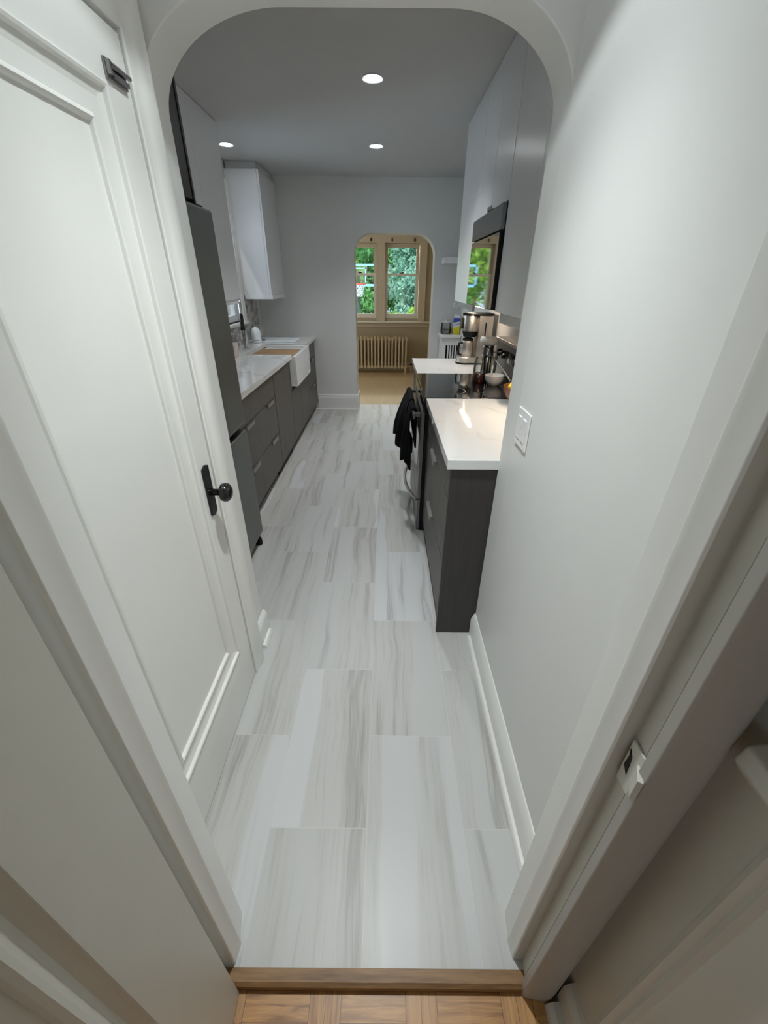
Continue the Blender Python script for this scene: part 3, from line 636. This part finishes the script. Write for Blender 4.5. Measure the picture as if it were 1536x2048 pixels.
# ================================================================== RIGHT RUN
rb = thing('base_cabinet', 'dark grey drawer cabinet at the near end of the right counter', 'cabinet', (.57, 1.96, 0))
obj('carcass', MB().box(.283, .88, 1.508, 2.430, .10, .884), 'grey_oak_dark', rb); plinth(rb, .290, .86, 1.508, 2.43)
ep = obj('end_panel', MB().box(.262, .88, 1.4895, 1.5075, 0, .884), 'grey_oak_dark', rb, bevel=.0008); ep['label'] = 'dark wood grain end panel'
for z0, z1 in ((.742, .880), (.422, .740), (.10, .420)):
    d = drawer_front(rb, 'drawer', .262, 1.509, 2.432, z0, z1, s=-1)
    if z1 < .8: tab_pull(d, .262, 2.01, z1-.004, .19, -1)
rf = thing('base_cabinet', 'dark grey base cabinet on the far side of the range', 'cabinet', (.57, 3.54, 0))
obj('carcass', MB().box(.283, .88, 3.20, 3.885, .10, .884), 'grey_oak_dark', rf); plinth(rf, .290, .86, 3.20, 3.885)
drawer_front(rf, 'drawer', .262, 3.198, 3.885, .742, .88, s=-1); drawer_front(rf, 'door', .262, 3.198, 3.885, .10, .740, s=-1)
tag(obj('countertop', MB().box(.244, .890, 1.474, 2.434, .885, .924), 'quartz', origin=(.57, 1.95, .885), bevel=.0025), 'white veined quartz counter at the near end right of the aisle', 'countertop')
tag(obj('countertop', MB().box(.240, .890, 3.196, 3.895, .885, .924), 'quartz', origin=(.57, 3.54, .885), bevel=.0025), 'white quartz counter under the coffee maker', 'countertop')
# range
R0, R1 = 2.441, 3.189
rg = thing('kitchen_range', 'stainless electric range with black glass top on the right', 'range', (.55, 2.815, 0))
obj('body', MB().box(.245, .885, R0, R1, .012, .905), 'black_matte', rg, bevel=.002)
ct = MB().box(.236, .800, R0, R1, .906, .926)
ct = obj('cooktop', ct, 'black_gloss', rg, bevel=.003); ct['label'] = 'black glass cooktop'
for bx, by, br in ((.40, 2.63, .105), (.40, 3.0, .085), (.66, 2.63, .08), (.66, 3.0, .105)):
    obj('burner', MB().lathe([(br-.002, .9261), (br, .9261), (br, .9264), (br-.002, .9264), (br-.002, .9261)], (bx, by, 0), 'z', 40, caps=False), 'old_metal', ct)
od = obj('oven_door', MB().box(.222, .243, R0+.002, R1-.002, .250, .835), 'range_steel', rg, bevel=.002)
obj('oven_window', MB().box(.2205, .2215, R0+.11, R1-.11, .40, .72), 'black_gloss', od)
obj('control_strip', MB().box(.230, .244, R0+.002, R1-.002, .84, .904), 'black_gloss', rg, bevel=.002)
obj('storage_drawer', MB().box(.222, .243, R0+.002, R1-.002, .022, .243), 'range_steel', rg, bevel=.002)
hm = MB(); hm.box(.172, .186, R0+.02, R1-.02, .790, .826); hm.box(.186, .2215, R0+.05, R0+.075, .796, .820); hm.box(.186, .2215, R1-.075, R1-.05, .796, .820)
obj('oven_handle', hm, 'range_steel', rg, bevel=.004)
bow = [(.219, R0+.035, .232)] + [(.214-.060*math.sin(PI*i/14)**.8, R0+.04+(R1-R0-.08)*i/14, .232) for i in range(1, 14)] + [(.219, R1-.035, .232)]
obj('drawer_handle', MB().tube(bow, .0085, 10, 1.3), 'steel', rg, smooth=True)
bs = MB().prism([(.800, .927), (.808, 1.165), (.886, 1.165), (.886, .927)], 'y', R0, R1)
bs = obj('back_console', bs, 'range_steel', rg, bevel=.002)
obj('console_cap', MB().box(.797, .888, R0, R1, 1.1655, 1.186), 'steel', bs, bevel=.003)
for ky in (3.03, 2.93, 2.62, 2.52): obj('knob', MB().lathe([(.026, 0), (.026, -.010), (.021, -.028), (.001, -.030)], (.8045, ky, 1.10), 'x', 22), 'black_gloss', bs, smooth=True)
obj('display', MB().box(.801, .8045, 2.68, 2.86, 1.06, 1.13), 'black_gloss', bs)
# towels over the oven handle
def towel(y0, y1, zb, out, seed, back, label, near_in):
    rnd = random.Random(seed); ph = [rnd.uniform(0, 6) for _ in range(4)]
    pth = [(.199, back), (.198, .72), (.196, .80), (.192, .832), (.179, .840), (.165, .834), (.160, .81)]
    n = 16
    for i in range(1, n+1): t = i/n; pth.append((.160-(.160-out)*math.sin(t*PI*.5)**.8, .81-(.81-zb)*t))
    def f(u, v):
        k = u*(len(pth)-1); i = min(int(k), len(pth)-2); w = k-i
        x = pth[i][0]*(1-w)+pth[i+1][0]*w; z = pth[i][1]*(1-w)+pth[i+1][1]*w
        y = y0+(y1-y0)*v; dr = min(1, max(0, (.81-z)/.22))
        if u > .28:
            # the near edge tucks back under the bar, the far part billows out
            tuck = max(0, 1-v/.45)**1.3
            x += dr*tuck*near_in*(.190-x)
            x += dr*(.010*math.sin(v*10+ph[0])+.006*math.sin(v*23+ph[1]))
            y += dr*.015*math.sin(u*5+ph[2]); z += dr*(.018*math.sin(v*6+ph[3])-.02*tuck)
            x = min(x, .196)
            if z > .76: x = min(x, .164)
        return (x, y, z)
    o = obj('dish_towel', MB().grid(f, 44, 30), 'towel_black', origin=((.17), (y0+y1)/2, zb), smooth=True, solid=.010)
    return tag(o, label, 'towel')
towel(2.74, 3.09, .49, .082, 3, .60, 'black dish towel draped widest over the far half of the oven handle', .95)
towel(2.53, 2.70, .455, .122, 5, .58, 'longer black dish towel hanging on the near half of the oven handle', .9)
# uppers
UX = .577
u1 = white_cab('white wall cabinet at the near end, right of the microwave', UX, .888, 1.492, 2.415, 1.387, 2.498, [1.955], -1)
obj('light_rail', MB().box(.605, .622, 1.50, 2.405, 1.335, 1.386), 'valance_grey', u1)
u2 = white_cab('white wall cabinet directly above the microwave', UX, .888, 2.422, 3.188, 1.862, 2.498, [2.805], -1)
tab = MB().box(UX-.020, UX-.0005, 2.70, 2.80, 1.8605, 1.866); tab.box(UX-.020, UX-.016, 2.70, 2.80, 1.866, 1.880)
obj('pull', tab, 'old_metal', u2)['label'] = 'dark metal edge pull'
u3 = white_cab('white wall cabinet beyond the microwave at the far end', UX, .888, 3.192, 3.880, 1.387, 2.498, [], -1)
obj('light_rail', MB().box(.605, .622, 3.20, 3.875, 1.345, 1.386), 'valance_grey', u3)
for y0, y1, lb in ((1.66, 2.38, 'slim warm light strip under the near right wall cabinet'), (3.29, 3.87, 'slim warm light strip under the far right wall cabinet')):
    t = thing('cabinet_light', lb, 'light', (.705, (y0+y1)/2, 1.36))
    obj('housing', MB().box(.690, .720, y0, y1, 1.365, 1.3862), 'white_lacquer', t); obj('diffuser', MB().box(.696, .714, y0+.01, y1-.01, 1.359, 1.3645), 'strip_glow', t)
# microwave
MX = .556
mo = thing('microwave', 'black glass microwave between the white cabinets over the range', 'microwave', (.7, 2.805, 1.39))
obj('body', MB().box(MX+.020, .888, 2.424, 3.186, 1.392, 1.858), 'black_matte', mo, bevel=.002)
v = obj('vent_band', MB().box(MX, MX+.0195, 2.424, 3.186, 1.748, 1.856), 'range_steel', mo, bevel=.002); v['label'] = 'grey steel vent band'
mwd = obj('door', MB().box(MX+.0015, MX+.0195, 2.424, 3.186, 1.394, 1.741), 'black_matte', mo, bevel=.001)
obj('door_glass', MB().box(MX-.0005, MX+.0014, 2.427, 3.183, 1.397, 1.738), 'tinted_mirror', mwd)['label'] = 'dark mirror glass'
# coffee maker
cm = thing('coffee_maker', 'stainless drip coffee maker on the far right counter', 'coffee maker', (.73, 3.66, .924))
z = .9245
obj('base', MB().lathe([(.078, 0), (.080, .004), (.078, .012)], (.672, 3.65, z), 'z', 32).box(.672, .85, 3.575, 3.725, z, z+.012), 'black_matte', cm)
obj('base_plate', MB().lathe([(.076, .013), (.076, .052), (.072, .056)], (.672, 3.65, z), 'z', 40).box(.69, .848, 3.577, 3.723, z+.013, z+.055), 'steel_vertical', cm, smooth=True)
tk = obj('water_tank', MB().box(.742, .852, 3.56, 3.74, z+.056, z+.370), 'steel', cm, bevel=.006); tk['label'] = 'flat stainless tank column'
obj('level_slot', MB().box(.790, .800, 3.5575, 3.5598, z+.22, z+.32), 'black_matte', tk)
obj('brew_head', MB().lathe([(.069, .252), (.070, .256), (.070, .362), (.066, .368)], (.692, 3.65, z), 'z', 40), 'steel_vertical', cm, smooth=True)
obj('lid', MB().lathe([(.071, .3685), (.071, .378), (.067, .383), (.001, .384)], (.692, 3.65, z), 'z', 40).box(.70, .853, 3.558, 3.742, z+.371, z+.383), 'black_matte', cm)
obj('filter_housing', MB().lathe([(.050, .208), (.064, .2515)], (.690, 3.65, z), 'z', 32), 'black_matte', cm, smooth=True)
cf = obj('carafe', MB().lathe([(.050, .0565), (.054, .062), (.052, .160), (.044, .178)], (.680, 3.65, z), 'z', 36), 'steel_vertical', cm, smooth=True)
obj('carafe_lid', MB().lathe([(.043, .1785), (.042, .195), (.020, .205)], (.680, 3.65, z), 'z', 28), 'black_matte', cf, smooth=True)
obj('carafe_handle', MB().tube([(.632, 3.63, z+.165), (.607, 3.62, z+.160), (.600, 3.62, z+.12), (.606, 3.62, z+.075), (.627, 3.63, z+.070)], .009, 10), 'black_matte', cf, smooth=True)
obj('switch_panel', MB().box(.612, .6225, 3.62, 3.67, z+.27, z+.35), 'black_gloss', cm)
# things on the range and near counter
zc = .9268
pj = thing('glass_jar', 'clear glass jar with dark amber base at the left of the juicer', 'jar', (.635, 2.885, zc))
obj('base', MB().lathe([(.042, 0), (.045, .004), (.043, .055), (.040, .062), (.001, .062)], (.635, 2.885, zc), 'z', 32), 'amber_glass', pj, smooth=True)['label'] = 'dark amber lower part'
obj('bowl', MB().lathe([(.040, .0625), (.041, .075), (.037, .14), (.030, .155), (.031, .162), (.028, .162), (.027, .156), (.034, .138), (.038, .076), (.037, .0635)], (.635, 2.885, zc), 'z', 32, caps=False), 'clear_glass', pj, smooth=True)['label'] = 'clear glass upper part'
jc = thing('juicer', 'tall countertop juicer with pale round top and long lever on the cooktop', 'juicer', (.705, 3.0, zc))
obj('body', MB().lathe([(.048, 0), (.048, .010), (.034, .018), (.033, .15), (.030, .155)], (.705, 3.0, zc), 'z', 28), 'black_gloss', jc, smooth=True)
rb_ = MB()
for k in range(10): rb_.tube([(.705+.0345*math.cos(k*PI/5), 3.0+.0345*math.sin(k*PI/5), zc+.025), (.705+.0345*math.cos(k*PI/5), 3.0+.0345*math.sin(k*PI/5), zc+.145)], .004, 6)
obj('rib_sleeve', rb_, 'steel', jc, smooth=True)
obj('neck', MB().lathe([(.036, .1555), (.038, .165), (.034, .205), (.040, .222), (.001, .222)], (.705, 3.0, zc), 'z', 28), 'chrome', jc, smooth=True)
obj('top_cup', MB().lathe([(.042, .2225), (.056, .230), (.064, .245), (.064, .262), (.060, .272), (.001, .275)], (.705, 3.0, zc), 'z', 32), 'lid_clear', jc, smooth=True)['label'] = 'pale translucent round top'
obj('lever', MB().tube([(.735, 2.98, zc+.150), (.755, 2.93, zc+.130), (.775, 2.80, zc+.095), (.780, 2.62, zc+.060)], .007, 10), 'steel', jc, smooth=True)
obj('arm', MB().tube([(.732, 3.0, zc+.17), (.765, 3.0, zc+.18), (.768, 3.0, zc+.10), (.760, 3.0, zc+.003)], .009, 10), 'range_steel', jc, smooth=True)
tag(obj('bowl', MB().lathe([(.028, .0), (.030, .003), (.048, .014), (.059, .034), (.064, .064), (.062, .065), (.057, .036), (.046, .018), (.001, .008)], (.722, 2.80, zc), 'z', 40), 'porcelain', origin=(.722, 2.80, zc), smooth=True), 'small white bowl on the black cooktop', 'bowl')
tag(obj('bowl', MB().lathe([(.045, 0), (.050, .004), (.085, .035), (.105, .075), (.110, .098), (.106, .098), (.100, .075), (.080, .038), (.045, .012), (.001, .010)], (.765, 2.315, .9246), 'z', 40), 'bowl_wood', origin=(.765, 2.315, .9246), smooth=True), 'brown wooden bowl at the counter edge by the passage wall', 'bowl')
tag(obj('lemon', MB().lathe([(.001, -.042), (.008, -.038), (.022, -.026), (.031, -.008), (.032, .006), (.024, .024), (.009, .037), (.001, .042)], (.722, 2.325, 1.018), 'x', 24), 'lemon_skin', origin=(.722, 2.325, .99), smooth=True), 'yellow lemon resting in the brown wooden bowl', 'lemon')

# ------------------------------------------------------------------ far right corner
rc = thing('radiator_cover', 'white slatted radiator cover in the far right corner', 'radiator cover', (.78, 5.42, 0))
obj('top_board', MB().prism([(.672, 5.262), (.895, 5.262), (.895, 5.575), (.655, 5.575), (.655, 5.285)], 'z', .940, .972), 'trim_paint', rc, bevel=.006)
obj('top_moulding', MB().box(.668, .893, 5.275, 5.575, .915, .939), 'trim_paint', rc, bevel=.004)
m = MB(); m.box(.676, .725, 5.285, 5.305, 0, .914); m.box(.725, .893, 5.285, 5.305, .86, .914); m.box(.725, .893, 5.285, 5.305, 0, .12)
for k in range(6): m.box(.748+k*.030, .764+k*.030, 5.287, 5.303, .12, .86)
obj('front_grille', m, 'trim_paint', rc); obj('side_panel', MB().box(.676, .694, 5.306, 5.56, 0, .914), 'trim_paint', rc)
obj('back_panel', MB().box(.695, .893, 5.40, 5.41, 0, .90), 'black_matte', rc)
wp = thing('wipes_container', 'yellow and blue wipes pack on the white radiator cover', 'wipes pack', (.868-.005, 5.41, .9725))
obj('pack', MB().prism([(.808, 5.375), (.888, 5.355), (.893, 5.40), (.815, 5.43)], 'z', .9725, 1.150), 'wipes_label', wp, bevel=.008, seg=3)
obj('cap', MB().prism([(.812, 5.380), (.884, 5.361), (.889, 5.398), (.819, 5.426)], 'z', 1.1505, 1.178), 'bottle_white', wp, bevel=.006)['label'] = 'white cap'
gb = thing('glass_canister', 'clear glass canister with flat lid on the white radiator cover', 'canister', (.735, 5.46, .9725))
obj('jar', MB().lathe([(.050, 0), (.060, .006), (.066, .04), (.060, .10), (.062, .125), (.059, .125), (.057, .10), (.062, .04), (.056, .01), (.001, .008)], (.735, 5.46, .9725), 'z', 32), 'clear_glass', gb, smooth=True)
obj('lid', MB().lathe([(.064, .1255), (.066, .132), (.062, .140), (.015, .146), (.014, .160), (.001, .162)], (.735, 5.46, .9725), 'z', 32), 'valance_grey', gb, smooth=True)
obj('contents', MB().lathe([(.045, .010), (.058, .03), (.060, .045), (.03, .06), (.001, .064)], (.735, 5.46, .9725), 'z', 24), 'valance_grey', gb, smooth=True)
tag(obj('floating_shelf', MB().box(.642, .898, 5.285, 5.578, 1.702, 1.762), 'white_lacquer', origin=(.77, 5.43, 1.702), bevel=.002), 'thick white floating shelf on the far wall right of the arch', 'shelf')
ot = thing('outlet', 'white wall outlet on the far wall under the shelf', 'outlet', (.855, KY1, 1.27))
obj('plate', MB().box(.815, .892, KY1-.006, KY1-.0005, 1.235, 1.35), 'switch_plastic', ot, bevel=.002); obj('socket', MB().box(.838, .868, KY1-.008, KY1-.0062, 1.255, 1.33), 'switch_plastic', ot)
# switch in the passage
sw = thing('light_switch', 'white double rocker switch plate on the right passage wall', 'light switch', (.445, 1.278, 1.05))
obj('plate', MB().box(.4385, .4445, 1.219, 1.338, 1.052, 1.172), 'switch_plastic', sw, bevel=.003)
for yy in (1.302, 1.255):
    f_ = MB().prism([(.4383, 1.075), (.4352, 1.078), (.4372, 1.112), (.4345, 1.147), (.4383, 1.150)], 'y', yy-.0165, yy+.0165)
    obj('rocker', f_, 'switch_plastic', sw, bevel=.0005)
# radiator under the windows
rd = thing('radiator', 'cream cast iron column radiator under the far windows', 'radiator', (-.1, 8.2, 0))
def section(x):
    m = MB()
    for yy in (8.135, 8.185, 8.235):
        m.tube([(x, yy, .085), (x, yy, .16), (x, yy, .56), (x, yy, .635)], [.024, .0165, .0165, .024], 10)
    m.tube([(x, 8.115, .60), (x, 8.185, .622), (x, 8.255, .60)], .026, 10); m.tube([(x, 8.115, .115), (x, 8.255, .115)], .028, 10); return m
nsec = 17; xs0 = .385
s0 = obj('section', section(xs0), 'radiator_paint', rd, smooth=True)
for k in range(1, nsec):
    c = s0.copy(); COL.objects.link(c); c.parent = rd; c.location = (-.0638*k, 0, 0)
for x in (xs0-.005, xs0-.0638*(nsec-1)): obj('foot', MB().tube([(x, 8.135, .1), (x, 8.13, .001)], [.02, .017], 10), 'radiator_paint', rd, smooth=True)
vl = MB().tube([(xs0+.02, 8.185, .115), (xs0+.11, 8.185, .115)], .014, 10); vl.tube([(xs0+.11, 8.185, .001), (xs0+.11, 8.185, .14)], .013, 10)
vv = obj('valve', vl, 'radiator_paint', rd, smooth=True)
obj('valve_wheel', MB().lathe([(.028, .142), (.030, .155), (.026, .168), (.001, .17)], (xs0+.11, 8.185, 0), 'z', 16), 'black_matte', vv, smooth=True)

# ================================================================== OUTSIDE
GZ = -.8
struct(obj('ground', MB().box(-14, 14, 8.52, 40, GZ-.1, GZ), 'lawn'), 'green lawn outside the far windows', 'lawn')
hp = thing('basketball_hoop', 'basketball hoop with blue framed board seen through the left window', 'basketball hoop', (-.775, 13.1, GZ))
obj('pole', MB().tube([(-.775, 13.25, GZ), (-.775, 13.25, 1.2), (-.775, 13.08, 1.75)], .045, 12), 'pole_dark', hp, smooth=True)
obj('base', MB().box(-1.1, -.45, 13.1, 13.9, GZ+.001, GZ+.16), 'pole_dark', hp, bevel=.03)
fb_ = MB(); X0, X1, Z0, Z1 = -1.386, -.164, 1.40, 1.94
fb_.box(X0, X1, 12.99, 13.02, Z1-.05, Z1); fb_.box(X0, X1, 12.99, 13.02, Z0, Z0+.06); fb_.box(X0, X0+.05, 12.99, 13.02, Z0, Z1); fb_.box(X1-.05, X1, 12.99, 13.02, Z0, Z1)
fb_.box(-1.0, -.55, 12.985, 13.0, 1.82, 1.85); fb_.box(-1.0, -.97, 12.985, 13.0, 1.50, 1.85); fb_.box(-.58, -.55, 12.985, 13.0, 1.50, 1.85)
bo = obj('board_frame', fb_, 'board_blue', hp)
obj('board', MB().box(X0+.04, X1-.04, 13.0, 13.012, Z0+.04, Z1-.04), 'pane_glass', hp)
rim = [(-.775+.21*math.cos(2*PI*k/24), 12.74+.21*math.sin(2*PI*k/24), 1.46) for k in range(25)]
obj('rim', MB().tube(rim, .014, 8), 'rim_red', hp, smooth=True)
nm = MB()
for s in (1, -1):
    for k in range(14):
        a0 = 2*PI*k/14
        nm.tube([(-.775+(.205-.075*t)*math.cos(a0+s*t*1.3), 12.74+(.205-.075*t)*math.sin(a0+s*t*1.3), 1.455-.30*t) for t in (0, .25, .5, .75, 1)], .007, 5)
obj('net', nm, 'net_white', hp)
def leaves(m, c, r, n, size, rnd):
    for _ in range(n):
        while True:
            d = Vector((rnd.uniform(-1, 1), rnd.uniform(-1, 1), rnd.uniform(-1, 1)))
            if .25 < d.length < 1: break
        p = Vector((c[0]+d.x*r[0], c[1]+d.y*r[1], c[2]+d.z*r[2]))
        a = Vector((rnd.gauss(0, 1), rnd.gauss(0, 1), rnd.gauss(0, .6))).normalized(); b = a.orthogonal().normalized()
        b = (Matrix.Rotation(rnd.uniform(0, 6), 3, a) @ b); s = size*rnd.uniform(.6, 1.3)
        q = a.cross(b)
        m.face(m.verts([p-b*s, p-q*s*.45, p+b*s, p+q*s*.45]))
def tree(name, cat, label, x, y, h, cr, cz, mat, n, size, seed, group=None):
    rnd = random.Random(seed); t = thing(name, label, cat, (x, y, GZ), group)
    m = MB()
    for k in range(7):
        a = rnd.uniform(0, 6.28); q = rnd.uniform(.2, .7)
        leaves(m, (x+cr[0]*q*math.cos(a), y+cr[1]*q*math.sin(a), cz+cr[2]*rnd.uniform(-.6, .6)), [c*rnd.uniform(.45, .65) for c in cr], n//7, size, rnd)
    obj('crown', m, mat, t)
    tr = MB().tube([(x, y, GZ), (x+.05, y, (GZ+cz)/2), (x, y, cz)], [h*.03, h*.025, h*.012], 10)
    for k in range(4):
        a = k*1.6+.4; tr.tube([(x, y, cz*.55), (x+cr[0]*.5*math.cos(a), y+cr[1]*.5*math.sin(a), cz+cr[2]*.2)], [h*.013, h*.005], 7)
    obj('trunk', tr, 'bark', t, smooth=True)
G = 'trees beyond the far windows'
tree('tree', 'tree', 'bright green tree behind the basketball board', -2.25, 18.0, 7, (1.9, 1.4, 2.2), 3.0, 'leaf_bright', 5200, .13, 1, G)
tree('tree', 'tree', 'pale green tree seen through the right window', 1.1, 20.0, 7, (1.6, 1.4, 2.4), 2.9, 'leaf_pale', 5200, .13, 2, G)
tree('tree', 'tree', 'dark green tree furthest behind the others', -.2, 25, 9, (5.0, 1.8, 3.4), 2.8, 'leaf_mid', 9000, .20, 3, G)
tree('tree', 'tree', 'dark green tree at the left edge of the windows', -6.6, 19, 8, (2.4, 2.0, 3.0), 2.6, 'leaf_mid', 5000, .17, 4, G)
G2 = 'shrubs below the trees outside'
tree('shrub', 'shrub', 'leafy dark green shrub behind the hoop pole', -1.0, 15.2, 2, (1.0, .8, .9), .45, 'leaf_mid', 3600, .09, 6, G2)
tree('shrub', 'shrub', 'pale blue-green shrub in the lower right window', 1.05, 15.2, 2, (.8, .7, 1.15), .85, 'leaf_pale', 3600, .09, 7, G2)
tree('shrub', 'shrub', 'bright green shrub at the foot of the right window view', .55, 13.3, 2, (.5, .45, .55), .35, 'leaf_bright', 2600, .07, 8, G2)
